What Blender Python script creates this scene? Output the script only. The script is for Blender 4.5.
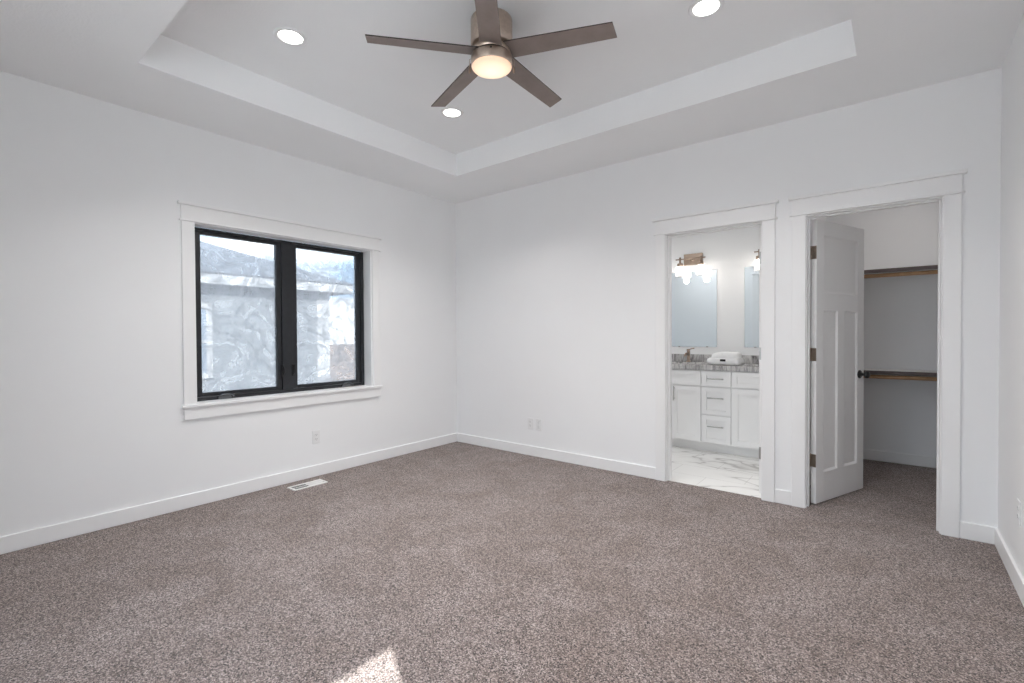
import bpy, bmesh, math, random
from mathutils import Vector, Matrix, noise

random.seed(7)
SC = bpy.context.scene
for _o in list(bpy.data.objects):
    bpy.data.objects.remove(_o)
COL = SC.collection
R = math.radians

# ------------------------------------------------------------------ camera
CAM = Vector((3.9571, -3.8954, 1.2298))
YAW, PITCH, ROLL, FPX = .6774, -.0142, -.0055, 477.4666
_fw = Vector((-math.sin(YAW) * math.cos(PITCH), math.cos(YAW) * math.cos(PITCH), math.sin(PITCH)))
_r = Vector((math.cos(YAW), math.sin(YAW), 0))
_u = _r.cross(_fw)
_R = _r * math.cos(ROLL) + _u * math.sin(ROLL)
_U = -_r * math.sin(ROLL) + _u * math.cos(ROLL)
cd = bpy.data.cameras.new('camera')
cd.sensor_fit = 'HORIZONTAL'
cd.sensor_width = 36
cd.lens = FPX * 36 / 1024
cd.clip_start = .02
cd.clip_end = 300
cam = bpy.data.objects.new('camera', cd)
COL.objects.link(cam)
cam.matrix_world = Matrix(((_R.x, _U.x, -_fw.x, CAM.x), (_R.y, _U.y, -_fw.y, CAM.y),
                           (_R.z, _U.z, -_fw.z, CAM.z), (0, 0, 0, 1)))
SC.camera = cam

# ------------------------------------------------------------------ view, sky, sun, daylight
SC.view_settings.view_transform = 'Standard'
SC.view_settings.look = 'None'
SC.view_settings.gamma = 1
SC.view_settings.use_curve_mapping = False
SC.view_settings.exposure = .2
SC.cycles.use_denoising = True
SC.cycles.max_bounces = 12
SC.cycles.diffuse_bounces = 8
SC.cycles.transparent_max_bounces = 16
SC.cycles.sample_clamp_indirect = 6
SC.cycles.caustics_reflective = False
SC.cycles.caustics_refractive = False

SKY = 2.2
SUN = 19.0
DOWN_W = 9.8      # each recessed ceiling light
FAN_W = 7.5       # fan lamp
VAN_W = .7        # each vanity bulb
CLOSET_W = 1.5     # added closet ceiling light, unseen
BATH_W = 8.0      # added bathroom ceiling light, unseen

W = bpy.data.worlds.new('sky')
SC.world = W
W.use_nodes = True
nt = W.node_tree
nt.nodes.clear()
n_out = nt.nodes.new('ShaderNodeOutputWorld')
n_bg = nt.nodes.new('ShaderNodeBackground')
n_tc = nt.nodes.new('ShaderNodeTexCoord')
n_map = nt.nodes.new('ShaderNodeMapping')
n_map.inputs['Scale'].default_value = (1.2, 1.2, 5.5)
n_no = nt.nodes.new('ShaderNodeTexNoise')
n_no.inputs['Scale'].default_value = 2.6
n_no.inputs['Detail'].default_value = 6
n_no.inputs['Distortion'].default_value = .6
n_cr = nt.nodes.new('ShaderNodeValToRGB')
n_cr.color_ramp.elements[0].position = .38
n_cr.color_ramp.elements[0].color = (.15, .23, .33, 1)
n_cr.color_ramp.elements[1].position = .60
n_cr.color_ramp.elements[1].color = (.55, .56, .575, 1)
nt.links.new(n_tc.outputs['Generated'], n_map.inputs['Vector'])
nt.links.new(n_map.outputs['Vector'], n_no.inputs['Vector'])
nt.links.new(n_no.outputs['Fac'], n_cr.inputs['Fac'])
# the sky is brighter on the sun's side
n_dot = nt.nodes.new('ShaderNodeVectorMath')
n_dot.operation = 'DOT_PRODUCT'
n_dot.inputs[1].default_value = (.80, -.55, .22)
n_mr = nt.nodes.new('ShaderNodeMapRange')
n_mr.inputs['From Min'].default_value = -.35
n_mr.inputs['From Max'].default_value = .9
n_mr.inputs['To Min'].default_value = 2.6
n_mr.inputs['To Max'].default_value = 2.5
n_mul = nt.nodes.new('ShaderNodeMix')
n_mul.data_type = 'RGBA'
n_mul.blend_type = 'MULTIPLY'
n_mul.inputs['Factor'].default_value = 1
nt.links.new(n_tc.outputs['Generated'], n_dot.inputs[0])
nt.links.new(n_dot.outputs['Value'], n_mr.inputs['Value'])
nt.links.new(n_cr.outputs['Color'], n_mul.inputs['A'])
nt.links.new(n_mr.outputs['Result'], n_mul.inputs['B'])
# and brighter, bluer overhead than at the horizon
n_sep = nt.nodes.new('ShaderNodeSeparateXYZ')
n_el = nt.nodes.new('ShaderNodeMapRange')
n_el.inputs['From Min'].default_value = .20
n_el.inputs['From Max'].default_value = .60
n_ec = nt.nodes.new('ShaderNodeMix')
n_ec.data_type = 'RGBA'
n_ec.inputs['A'].default_value = (1, 1, 1, 1)
n_ec.inputs['B'].default_value = (2.5, 2.56, 2.66, 1)
n_m2 = nt.nodes.new('ShaderNodeMix')
n_m2.data_type = 'RGBA'
n_m2.blend_type = 'MULTIPLY'
n_m2.clamp_result = False
n_m2.inputs['Factor'].default_value = 1
nt.links.new(n_tc.outputs['Generated'], n_sep.inputs[0])
nt.links.new(n_sep.outputs['Z'], n_el.inputs['Value'])
nt.links.new(n_el.outputs['Result'], n_ec.inputs['Factor'])
nt.links.new(n_mul.outputs['Result'], n_m2.inputs['A'])
nt.links.new(n_ec.outputs['Result'], n_m2.inputs['B'])
nt.links.new(n_m2.outputs['Result'], n_bg.inputs['Color'])
n_bg.inputs['Strength'].default_value = SKY
nt.links.new(n_bg.outputs['Background'], n_out.inputs['Surface'])

sd = bpy.data.lights.new('sun', 'SUN')
sd.energy = SUN
sd.angle = R(.6)
sd.color = (1, .97, .93)
sun = bpy.data.objects.new('sun', sd)
COL.objects.link(sun)
_e = R(39.8)
sun.rotation_euler = Vector((-.886 * math.cos(_e), .463 * math.cos(_e), -math.sin(_e))).to_track_quat('-Z', 'Y').to_euler()
sun.location = (20, -12, 18)

def portal(name, loc, direction, sx, sy):
    d = bpy.data.lights.new(name, 'AREA')
    d.shape = 'RECTANGLE'
    d.size, d.size_y = sx, sy
    d.cycles.is_portal = True
    o = bpy.data.objects.new(name, d)
    COL.objects.link(o)
    o.location = loc
    o.rotation_euler = Vector(direction).to_track_quat('-Z', 'Y').to_euler()
portal('sky_portal_window', (-.19, -1.885, 1.40), (1, 0, 0), 1.5, 1.32)
portal('sky_portal_patio', (4.62, -4.26, 1.04), (-1, 0, 0), .98, 2.1)
portal('sky_portal_front', (2.95, -5.60, 1.35), (0, 1, 0), 2.3, 2.2)
portal('sky_portal_bath', (-.19, .75, 1.45), (1, 0, 0), .7, 1.1)

def lamp(name, loc, watts, size, color=(1, .93, .84), direction=(0, 0, -1), spread=130):
    d = bpy.data.lights.new(name, 'AREA')
    d.shape = 'DISK'
    d.size = size
    d.energy = watts
    d.color = color
    d.spread = R(spread)
    o = bpy.data.objects.new(name, d)
    COL.objects.link(o)
    o.location = loc
    o.rotation_euler = Vector(direction).to_track_quat('-Z', 'Y').to_euler()
    return o

# ------------------------------------------------------------------ materials
def nodes(name):
    m = bpy.data.materials.new(name)
    m.use_nodes = True
    t = m.node_tree
    b = t.nodes['Principled BSDF']
    return m, t, b

def pmat(name, color, rough=.5, metal=0, scale=8, var=.03, bump=0, bscale=200, bdist=.002, spec=.5, coat=0):
    m, t, b = nodes(name)
    L = t.links.new
    tc = t.nodes.new('ShaderNodeTexCoord')
    no = t.nodes.new('ShaderNodeTexNoise')
    no.inputs['Scale'].default_value = scale
    no.inputs['Detail'].default_value = 4
    L(tc.outputs['Object'], no.inputs['Vector'])
    cr = t.nodes.new('ShaderNodeValToRGB')
    cr.color_ramp.elements[0].color = (*[max(0, c * (1 - var)) for c in color], 1)
    cr.color_ramp.elements[1].color = (*[min(1, c * (1 + var)) for c in color], 1)
    cr.color_ramp.elements[0].position = .3
    cr.color_ramp.elements[1].position = .7
    L(no.outputs['Fac'], cr.inputs['Fac'])
    L(cr.outputs['Color'], b.inputs['Base Color'])
    b.inputs['Roughness'].default_value = rough
    b.inputs['Metallic'].default_value = metal
    b.inputs['Specular IOR Level'].default_value = spec
    b.inputs['Coat Weight'].default_value = coat
    if bump:
        n2 = t.nodes.new('ShaderNodeTexNoise')
        n2.inputs['Scale'].default_value = bscale
        n2.inputs['Detail'].default_value = 3
        L(tc.outputs['Object'], n2.inputs['Vector'])
        bp = t.nodes.new('ShaderNodeBump')
        bp.inputs['Strength'].default_value = bump
        bp.inputs['Distance'].default_value = bdist
        L(n2.outputs['Fac'], bp.inputs['Height'])
        L(bp.outputs['Normal'], b.inputs['Normal'])
    return m

def emat(name, color, strength):
    m, t, b = nodes(name)
    b.inputs['Base Color'].default_value = (.9, .9, .88, 1)
    b.inputs['Emission Color'].default_value = (*color, 1)
    b.inputs['Emission Strength'].default_value = strength
    return m

M_WALL = pmat('wall_paint', (.87, .875, .88), .75, scale=2, var=.008, bump=.12, bscale=260, bdist=.001, spec=.25)
M_CEIL = pmat('ceiling_paint', (.89, .895, .90), .85, scale=2, var=.01, bump=.5, bscale=90, bdist=.002, spec=.15)
M_TRIM = pmat('trim_paint', (.87, .87, .87), .38, scale=3, var=.006, spec=.45)
M_DOOR = pmat('door_paint', (.86, .855, .85), .42, scale=3, var=.01, spec=.45)
M_CAB = pmat('cabinet_paint', (.87, .87, .87), .38, scale=3, var=.006, spec=.45)
M_FRAME = pmat('black_window_frame', (.012, .014, .018), .32, scale=30, var=.2, spec=.55)
M_BLACK = pmat('black_hardware', (.012, .012, .013), .35, scale=40, var=.2)
M_CRANK = pmat('dark_polished_crank', (.16, .17, .18), .22, 1, scale=40, var=.1)
M_NICKEL = pmat('brushed_nickel', (.60, .50, .42), .32, 1, scale=60, var=.08)
M_BRONZE = pmat('champagne_bronze', (.37, .29, .235), .32, 1, scale=60, var=.08)
M_HINGE = pmat('satin_hinge_metal', (.36, .29, .23), .38, 1, scale=60, var=.1)
M_STEEL = pmat('satin_steel', (.50, .49, .48), .3, 1, scale=60, var=.06)
M_BLADE = pmat('taupe_blade', (.25, .20, .18), .42, scale=14, var=.10, spec=.4)
M_BEDGE = pmat('blade_edge', (.03, .022, .02), .5, scale=14, var=.1)
M_PLASTIC = pmat('white_plastic', (.82, .82, .82), .3, scale=20, var=.006)
M_SLOT = pmat('dark_slot', (.08, .08, .08), .6, scale=20, var=.1)
M_TOWEL = pmat('white_terry', (.88, .88, .88), .95, scale=40, var=.02, bump=.8, bscale=420, bdist=.003, spec=.1)
M_WOOD = pmat('natural_wood_rod', (.50, .30, .16), .45, scale=18, var=.16)
M_EDGE = pmat('dark_shelf_edge', (.12, .095, .088), .55, scale=18, var=.12)
M_SHELF = pmat('shelf_paint', (.74, .73, .72), .55, scale=4, var=.02)
M_VENT = pmat('register_enamel', (.78, .77, .75), .4, scale=20, var=.02)
M_DUCT = pmat('duct_dark', (.10, .10, .10), .6, scale=20, var=.15)
M_CERAMIC = pmat('white_ceramic', (.85, .85, .85), .12, scale=10, var=.005)
M_LENS = emat('lit_downlight_lens', (1, .97, .93), 9)
M_FANLAMP = None
M_BULB = emat('lit_bulb', (1, .94, .86), 14)
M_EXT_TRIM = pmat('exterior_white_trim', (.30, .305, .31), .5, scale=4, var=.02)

def mat_fan_shade():
    m, t, b = nodes('lit_frosted_shade')
    L = t.links.new
    lw = t.nodes.new('ShaderNodeTexCoord')
    vl = t.nodes.new('ShaderNodeVectorMath'); vl.operation = 'LENGTH'
    mp = t.nodes.new('ShaderNodeVectorMath'); mp.operation = 'MULTIPLY'
    mp.inputs[1].default_value = (1, 1, 0)
    L(lw.outputs['Object'], mp.inputs[0]); L(mp.outputs[0], vl.inputs[0])
    cr = t.nodes.new('ShaderNodeValToRGB')
    e = cr.color_ramp.elements
    e[0].position = .0; e[0].color = (1, .90, .74, 1)
    e[1].position = .115; e[1].color = (.80, .52, .33, 1)
    x = cr.color_ramp.elements.new(.06); x.color = (1, .82, .60, 1)
    L(vl.outputs['Value'], cr.inputs['Fac'])
    L(cr.outputs['Color'], b.inputs['Emission Color'])
    b.inputs['Emission Strength'].default_value = .92
    b.inputs['Base Color'].default_value = (.35, .33, .3, 1)
    b.inputs['Roughness'].default_value = .4
    return m
M_FANLAMP = mat_fan_shade()

def mat_carpet():
    m, t, b = nodes('speckled_carpet')
    L = t.links.new
    N = t.nodes.new
    tc = N('ShaderNodeTexCoord')
    v = N('ShaderNodeTexVoronoi'); v.inputs['Scale'].default_value = 235
    v.inputs['Randomness'].default_value = 1
    no = N('ShaderNodeTexNoise'); no.inputs['Scale'].default_value = 125; no.inputs['Detail'].default_value = 5
    no.inputs['Roughness'].default_value = .75
    big = N('ShaderNodeTexNoise'); big.inputs['Scale'].default_value = 3.2; big.inputs['Detail'].default_value = 4
    big.inputs['Distortion'].default_value = .8
    for x in (v, no, big):
        L(tc.outputs['Object'], x.inputs['Vector'])
    sep = N('ShaderNodeSeparateColor'); L(v.outputs['Color'], sep.inputs['Color'])
    mx = N('ShaderNodeMix'); mx.data_type = 'FLOAT'; mx.inputs['Factor'].default_value = .55
    L(sep.outputs['Red'], mx.inputs['A']); L(no.outputs['Fac'], mx.inputs['B'])
    cr = N('ShaderNodeValToRGB')
    e = cr.color_ramp.elements
    e[0].position = .31; e[0].color = (.018, .012, .011, 1)
    e[1].position = .74; e[1].color = (.63, .535, .50, 1)
    k = e.new(.40); k.color = (.136, .100, .089, 1)
    k = e.new(.58); k.color = (.295, .234, .214, 1)
    L(mx.outputs['Result'], cr.inputs['Fac'])
    cb = N('ShaderNodeValToRGB')
    cb.color_ramp.elements[0].position = .35; cb.color_ramp.elements[0].color = (.80, .76, .73, 1)
    cb.color_ramp.elements[1].position = .66; cb.color_ramp.elements[1].color = (1.02, 1.02, 1.03, 1)
    L(big.outputs['Fac'], cb.inputs['Fac'])
    mu = N('ShaderNodeMix'); mu.data_type = 'RGBA'; mu.blend_type = 'MULTIPLY'; mu.inputs['Factor'].default_value = 1
    L(cr.outputs['Color'], mu.inputs['A']); L(cb.outputs['Color'], mu.inputs['B'])
    L(mu.outputs['Result'], b.inputs['Base Color'])
    b.inputs['Roughness'].default_value = 1
    b.inputs['Specular IOR Level'].default_value = .05
    b.inputs['Sheen Weight'].default_value = .25
    b.inputs['Sheen Roughness'].default_value = .6
    bp = N('ShaderNodeBump'); bp.inputs['Strength'].default_value = .9; bp.inputs['Distance'].default_value = .008
    L(mx.outputs['Result'], bp.inputs['Height'])
    L(bp.outputs['Normal'], b.inputs['Normal'])
    return m
M_CARPET = mat_carpet()

def mat_marble():
    m, t, b = nodes('veined_marble_tile')
    L = t.links.new; N = t.nodes.new
    tc = N('ShaderNodeTexCoord')
    mp = N('ShaderNodeMapping'); mp.inputs['Rotation'].default_value = (0, 0, R(-28)); mp.inputs['Scale'].default_value = (1, 2.6, 1)
    L(tc.outputs['Object'], mp.inputs['Vector'])
    no = N('ShaderNodeTexNoise'); no.inputs['Scale'].default_value = 1.15; no.inputs['Detail'].default_value = 3.5
    no.inputs['Distortion'].default_value = .9
    L(mp.outputs['Vector'], no.inputs['Vector'])
    cr = N('ShaderNodeValToRGB'); e = cr.color_ramp.elements
    e[0].position = .46; e[0].color = (.82, .81, .79, 1)
    e[1].position = .56; e[1].color = (.82, .81, .79, 1)
    k = e.new(.50); k.color = (.42, .40, .38, 1)
    k = e.new(.485); k.color = (.74, .73, .71, 1)
    k = e.new(.515); k.color = (.74, .73, .71, 1)
    L(no.outputs['Fac'], cr.inputs['Fac'])
    br = N('ShaderNodeTexBrick'); br.offset = .5
    br.inputs['Scale'].default_value = 1
    br.inputs['Brick Width'].default_value = .6; br.inputs['Row Height'].default_value = .3
    br.inputs['Mortar Size'].default_value = .0025
    br.inputs['Color1'].default_value = (1, 1, 1, 1); br.inputs['Color2'].default_value = (.97, .97, .97, 1)
    br.inputs['Mortar'].default_value = (.72, .71, .70, 1)
    L(tc.outputs['Object'], br.inputs['Vector'])
    mu = N('ShaderNodeMix'); mu.data_type = 'RGBA'; mu.blend_type = 'MULTIPLY'; mu.inputs['Factor'].default_value = 1
    L(cr.outputs['Color'], mu.inputs['A']); L(br.outputs['Color'], mu.inputs['B'])
    L(mu.outputs['Result'], b.inputs['Base Color'])
    b.inputs['Roughness'].default_value = .28
    return m
M_TILE = mat_marble()

def mat_granite():
    m, t, b = nodes('grey_granite')
    L = t.links.new; N = t.nodes.new
    tc = N('ShaderNodeTexCoord')
    mp = N('ShaderNodeMapping'); mp.inputs['Rotation'].default_value = (0, R(35), R(20)); mp.inputs['Scale'].default_value = (3.2, 1.5, .8)
    L(tc.outputs['Object'], mp.inputs['Vector'])
    no = N('ShaderNodeTexNoise'); no.inputs['Scale'].default_value = 6; no.inputs['Detail'].default_value = 8
    no.inputs['Roughness'].default_value = .65; no.inputs['Distortion'].default_value = 1.4
    L(mp.outputs['Vector'], no.inputs['Vector'])
    cr = N('ShaderNodeValToRGB'); e = cr.color_ramp.elements
    e[0].position = .28; e[0].color = (.07, .068, .068, 1)
    e[1].position = .68; e[1].color = (.70, .69, .68, 1)
    k = e.new(.42); k.color = (.30, .29, .29, 1)
    k = e.new(.54); k.color = (.54, .53, .525, 1)
    L(no.outputs['Fac'], cr.inputs['Fac'])
    L(cr.outputs['Color'], b.inputs['Base Color'])
    b.inputs['Roughness'].default_value = .18
    return m
M_GRANITE = mat_granite()

def mat_glass(name, film):
    """clear pane; film > 0 adds smeared, wiped-about protective residue"""
    m = bpy.data.materials.new(name)
    m.use_nodes = True
    t = m.node_tree
    t.nodes.clear()
    L = t.links.new; N = t.nodes.new
    out = N('ShaderNodeOutputMaterial')
    tr = N('ShaderNodeBsdfTransparent'); tr.inputs['Color'].default_value = (.965, .985, .99, 1)
    gl = N('ShaderNodeBsdfGlossy'); gl.inputs['Roughness'].default_value = .02
    fr = N('ShaderNodeFresnel'); fr.inputs['IOR'].default_value = 1.35
    m1 = N('ShaderNodeMixShader')
    L(fr.outputs['Fac'], m1.inputs['Fac']); L(tr.outputs[0], m1.inputs[1]); L(gl.outputs[0], m1.inputs[2])
    last = m1
    if film:
        tl = N('ShaderNodeBsdfTranslucent'); tl.inputs['Color'].default_value = (.36, .37, .38, 1)
        df = N('ShaderNodeBsdfDiffuse'); df.inputs['Color'].default_value = (.55, .60, .65, 1)
        ms = N('ShaderNodeMixShader'); ms.inputs['Fac'].default_value = .25
        L(tl.outputs[0], ms.inputs[1]); L(df.outputs[0], ms.inputs[2])
        tc = N('ShaderNodeTexCoord')
        # wiped arcs: streaks that circle a few hand-wiped spots, broken up by noise
        wn = N('ShaderNodeTexNoise'); wn.inputs['Scale'].default_value = 3.2; wn.inputs['Detail'].default_value = 3
        L(tc.outputs['Object'], wn.inputs['Vector'])
        ofs = N('ShaderNodeVectorMath'); ofs.operation = 'MULTIPLY_ADD'
        ofs.inputs[1].default_value = (.30, .30, .30)
        L(wn.outputs['Color'], ofs.inputs[0]); L(tc.outputs['Object'], ofs.inputs[2])
        vo = N('ShaderNodeTexVoronoi'); vo.inputs['Scale'].default_value = 2.3
        vo.feature = 'SMOOTH_F1'; vo.inputs['Smoothness'].default_value = .35
        L(ofs.outputs[0], vo.inputs['Vector'])
        cxy = N('ShaderNodeCombineXYZ')
        rr = N('ShaderNodeMath'); rr.operation = 'MULTIPLY'; rr.inputs[1].default_value = 9
        L(vo.outputs['Distance'], rr.inputs[0]); L(rr.outputs[0], cxy.inputs['X'])
        sk = N('ShaderNodeTexNoise'); sk.inputs['Scale'].default_value = 1.6; sk.inputs['Detail'].default_value = 5
        L(cxy.outputs[0], sk.inputs['Vector'])
        n1 = N('ShaderNodeTexNoise'); n1.inputs['Scale'].default_value = 5; n1.inputs['Detail'].default_value = 7
        n1.inputs['Distortion'].default_value = 1.6; n1.inputs['Roughness'].default_value = .62
        L(tc.outputs['Object'], n1.inputs['Vector'])
        mxf = N('ShaderNodeMix'); mxf.data_type = 'FLOAT'; mxf.inputs['Factor'].default_value = .5
        L(sk.outputs['Fac'], mxf.inputs['A']); L(n1.outputs['Fac'], mxf.inputs['B'])
        sx = N('ShaderNodeSeparateXYZ'); L(tc.outputs['Object'], sx.inputs[0])
        up = N('ShaderNodeMapRange'); up.inputs['From Min'].default_value = .60; up.inputs['From Max'].default_value = .46
        up.inputs['To Min'].default_value = .35; up.inputs['To Max'].default_value = 1
        L(sx.outputs['Z'], up.inputs['Value'])
        cr = N('ShaderNodeMapRange')
        cr.inputs['From Min'].default_value = .40; cr.inputs['From Max'].default_value = .60
        cr.inputs['To Min'].default_value = film * .50; cr.inputs['To Max'].default_value = film
        L(mxf.outputs['Result'], cr.inputs['Value'])
        mm = N('ShaderNodeMath'); mm.operation = 'MULTIPLY'
        L(cr.outputs['Result'], mm.inputs[0]); L(up.outputs['Result'], mm.inputs[1])
        m2 = N('ShaderNodeMixShader')
        L(mm.outputs[0], m2.inputs['Fac']); L(m1.outputs[0], m2.inputs[1]); L(ms.outputs[0], m2.inputs[2])
        last = m2
    L(last.outputs[0], out.inputs['Surface'])
    return m
M_FILM = mat_glass('smeared_glass', .68)
M_GLASS = mat_glass('clear_glass', 0)
def mat_shade():
    m = bpy.data.materials.new('frosted_lamp_glass')
    m.use_nodes = True
    t = m.node_tree; t.nodes.clear()
    L = t.links.new; N = t.nodes.new
    out = N('ShaderNodeOutputMaterial')
    tr = N('ShaderNodeBsdfTransparent')
    tl = N('ShaderNodeBsdfTranslucent'); tl.inputs['Color'].default_value = (.92, .92, .92, 1)
    no = N('ShaderNodeTexNoise'); no.inputs['Scale'].default_value = 60
    mr = N('ShaderNodeMapRange'); mr.inputs['To Min'].default_value = .35; mr.inputs['To Max'].default_value = .6
    L(no.outputs['Fac'], mr.inputs['Value'])
    mx = N('ShaderNodeMixShader')
    L(mr.outputs['Result'], mx.inputs['Fac']); L(tr.outputs[0], mx.inputs[1]); L(tl.outputs[0], mx.inputs[2])
    L(mx.outputs[0], out.inputs['Surface'])
    return m
M_SHADE = mat_shade()

def mat_mirror():
    m, t, b = nodes('mirror_silver')
    L = t.links.new; N = t.nodes.new
    b.inputs['Base Color'].default_value = (.82, .90, .96, 1)  # blue tint stands in for cool daylight in the reflection
    b.inputs['Metallic'].default_value = 1
    tc = N('ShaderNodeTexCoord'); no = N('ShaderNodeTexNoise'); no.inputs['Scale'].default_value = 3
    L(tc.outputs['Object'], no.inputs['Vector'])
    mr = N('ShaderNodeMapRange'); mr.inputs['To Min'].default_value = .015; mr.inputs['To Max'].default_value = .03
    L(no.outputs['Fac'], mr.inputs['Value']); L(mr.outputs['Result'], b.inputs['Roughness'])
    return m
M_MIRROR = mat_mirror()

def mat_siding():
    m, t, b = nodes('lap_siding')
    L = t.links.new; N = t.nodes.new
    tc = N('ShaderNodeTexCoord'); sx = N('ShaderNodeSeparateXYZ'); L(tc.outputs['Object'], sx.inputs[0])
    mo = N('ShaderNodeMath'); mo.operation = 'FRACT'
    mu = N('ShaderNodeMath'); mu.operation = 'MULTIPLY'; mu.inputs[1].default_value = 1 / .18
    L(sx.outputs['Z'], mu.inputs[0]); L(mu.outputs[0], mo.inputs[0])
    bp = N('ShaderNodeBump'); bp.inputs['Strength'].default_value = .6; bp.inputs['Distance'].default_value = .02
    bp.invert = True
    L(mo.outputs[0], bp.inputs['Height']); L(bp.outputs['Normal'], b.inputs['Normal'])
    no = N('ShaderNodeTexNoise'); no.inputs['Scale'].default_value = 5
    L(tc.outputs['Object'], no.inputs['Vector'])
    cr = N('ShaderNodeValToRGB')
    cr.color_ramp.elements[0].color = (.12, .13, .14, 1); cr.color_ramp.elements[1].color = (.14, .15, .16, 1)
    L(no.outputs['Fac'], cr.inputs['Fac']); L(cr.outputs['Color'], b.inputs['Base Color'])
    b.inputs['Roughness'].default_value = .7
    return m
M_SIDING = mat_siding()
M_SHINGLE = pmat('roof_shingles', (.055, .063, .075), .9, scale=12, var=.25, bump=.5, bscale=30, bdist=.01)
M_DIRT = pmat('dry_field', (.12, .09, .073), 1, scale=.35, var=.22, bump=.6, bscale=4, bdist=.05, spec=.05)
M_BLUEPANE = pmat('dark_house_pane', (.16, .20, .25), .15, scale=3, var=.1)

# ------------------------------------------------------------------ mesh helpers
class MB:
    def __init__(s):
        s.v, s.f, s.mi, s.sm = [], [], [], []

    def add(s, verts, faces, mi=0, smooth=False, mtx=None):
        k = len(s.v)
        s.v += [tuple(mtx @ Vector(p)) if mtx else tuple(p) for p in verts]
        for f in faces:
            s.f.append([i + k for i in f]); s.mi.append(mi); s.sm.append(smooth)
        return s

    def box(s, x0, x1, y0, y1, z0, z1, mi=0, mtx=None):
        v = [(x, y, z) for z in (z0, z1) for y in (y0, y1) for x in (x0, x1)]
        f = [(0, 2, 3, 1), (4, 5, 7, 6), (0, 1, 5, 4), (2, 6, 7, 3), (0, 4, 6, 2), (1, 3, 7, 5)]
        return s.add(v, f, mi, False, mtx)

    def lathe(s, prof, n=32, mi=0, smooth=True, mtx=None, closed=False):
        """profile of (radius, z); r = 0 ends become poles"""
        v, f, rows = [], [], []
        for r, z in prof:
            if r < 1e-6:
                rows.append([len(v)]); v.append((0, 0, z))
            else:
                rows.append(list(range(len(v), len(v) + n)))
                v += [(r * math.cos(2 * math.pi * i / n), r * math.sin(2 * math.pi * i / n), z) for i in range(n)]
        for a, b in zip(rows, rows[1:]):
            for i in range(n):
                j = (i + 1) % n
                if len(a) == 1 and len(b) > 1: f.append((a[0], b[j], b[i]))
                elif len(b) == 1 and len(a) > 1: f.append((a[i], a[j], b[0]))
                elif len(a) > 1: f.append((a[i], a[j], b[j], b[i]))
        return s.add(v, f, mi, smooth, mtx)

    def tube(s, pts, rad, n=12, mi=0, cap=True):
        pts = [Vector(p) for p in pts]
        rads = rad if isinstance(rad, (list, tuple)) else [rad] * len(pts)
        v, f = [], []
        d0 = (pts[1] - pts[0]).normalized()
        up = Vector((0, 0, 1)) if abs(d0.z) < .9 else Vector((1, 0, 0))
        a = d0.cross(up).normalized()
        for i, p in enumerate(pts):
            d = (pts[min(i + 1, len(pts) - 1)] - pts[max(i - 1, 0)]).normalized()
            a = (a - d * a.dot(d)).normalized()
            b = d.cross(a)
            for k in range(n):
                w = 2 * math.pi * k / n
                v.append(p + (a * math.cos(w) + b * math.sin(w)) * rads[i])
        for i in range(len(pts) - 1):
            for k in range(n):
                j = (k + 1) % n
                f.append((i * n + k, i * n + j, (i + 1) * n + j, (i + 1) * n + k))
        if cap:
            f.append(tuple(reversed(range(n))))
            f.append(tuple((len(pts) - 1) * n + k for k in range(n)))
        return s.add(v, f, mi, True)

    def prism(s, poly, z0, z1, mi=0, mtx=None):
        n = len(poly)
        v = [(x, y, z0) for x, y in poly] + [(x, y, z1) for x, y in poly]
        f = [tuple(reversed(range(n))), tuple(range(n, 2 * n))] + [(i, (i + 1) % n, n + (i + 1) % n, n + i) for i in range(n)]
        return s.add(v, f, mi, False, mtx)

    def build(s, name, mats, parent=None, bevel=0, seg=2, loc=None):
        if not isinstance(mats, (list, tuple)): mats = [mats]
        me = bpy.data.meshes.new(name)
        off = Vector(loc) if loc is not None else Vector((0, 0, 0))
        me.from_pydata([tuple(Vector(p) - off) for p in s.v], [], s.f)
        for m in mats: me.materials.append(m)
        bm = bmesh.new(); bm.from_mesh(me)
        bm.faces.ensure_lookup_table()
        for i, fc in enumerate(bm.faces):
            fc.material_index = s.mi[i]; fc.smooth = s.sm[i]
        bmesh.ops.recalc_face_normals(bm, faces=bm.faces)
        bm.to_mesh(me); bm.free()
        o = bpy.data.objects.new(name, me)
        COL.objects.link(o)
        o.location = off
        if parent is not None:
            o.parent = parent
        if bevel:
            b = o.modifiers.new('bevel', 'BEVEL')
            b.width = bevel; b.segments = seg; b.limit_method = 'ANGLE'; b.angle_limit = R(40)
            b.harden_normals = False
        return o

def tag(o, label=None, cat=None, group=None, kind=None):
    if label: o['label'] = label
    if cat: o['category'] = cat
    if group: o['group'] = group
    if kind: o['kind'] = kind
    return o

def empty(name, loc=(0, 0, 0), rz=0, **kw):
    o = bpy.data.objects.new(name, None)
    o.empty_display_size = .1
    COL.objects.link(o)
    o.location = loc
    o.rotation_euler = (0, 0, rz)
    return tag(o, **kw)

def copy_tree(o, parent=None):
    c = o.copy()
    COL.objects.link(c)
    c.parent = parent
    for ch in [x for x in bpy.data.objects if x.parent == o]:
        copy_tree(ch, c)
    return c

def struct(o, label, cat):
    return tag(o, label, cat, kind='structure')

# ------------------------------------------------------------------ the room shell
TE, TI = .185, .115            # exterior and inner wall thickness
XR, YF, YC, H, HT = 4.42, -5.40, 1.87, 2.74, 2.946
ZT = 3.12
# window opening (left wall), bathroom and closet openings (back wall), patio opening (right wall)
WY0, WY1, WZ0, WZ1 = -2.632, -1.150, .742, 2.046
BX0, BX1, CX0, CX1, DZ = 2.472, 3.184, 3.471, 4.168, 2.046
JT = .018
PY0, PY1, PZ = -4.75, -3.77, 2.06

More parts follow.
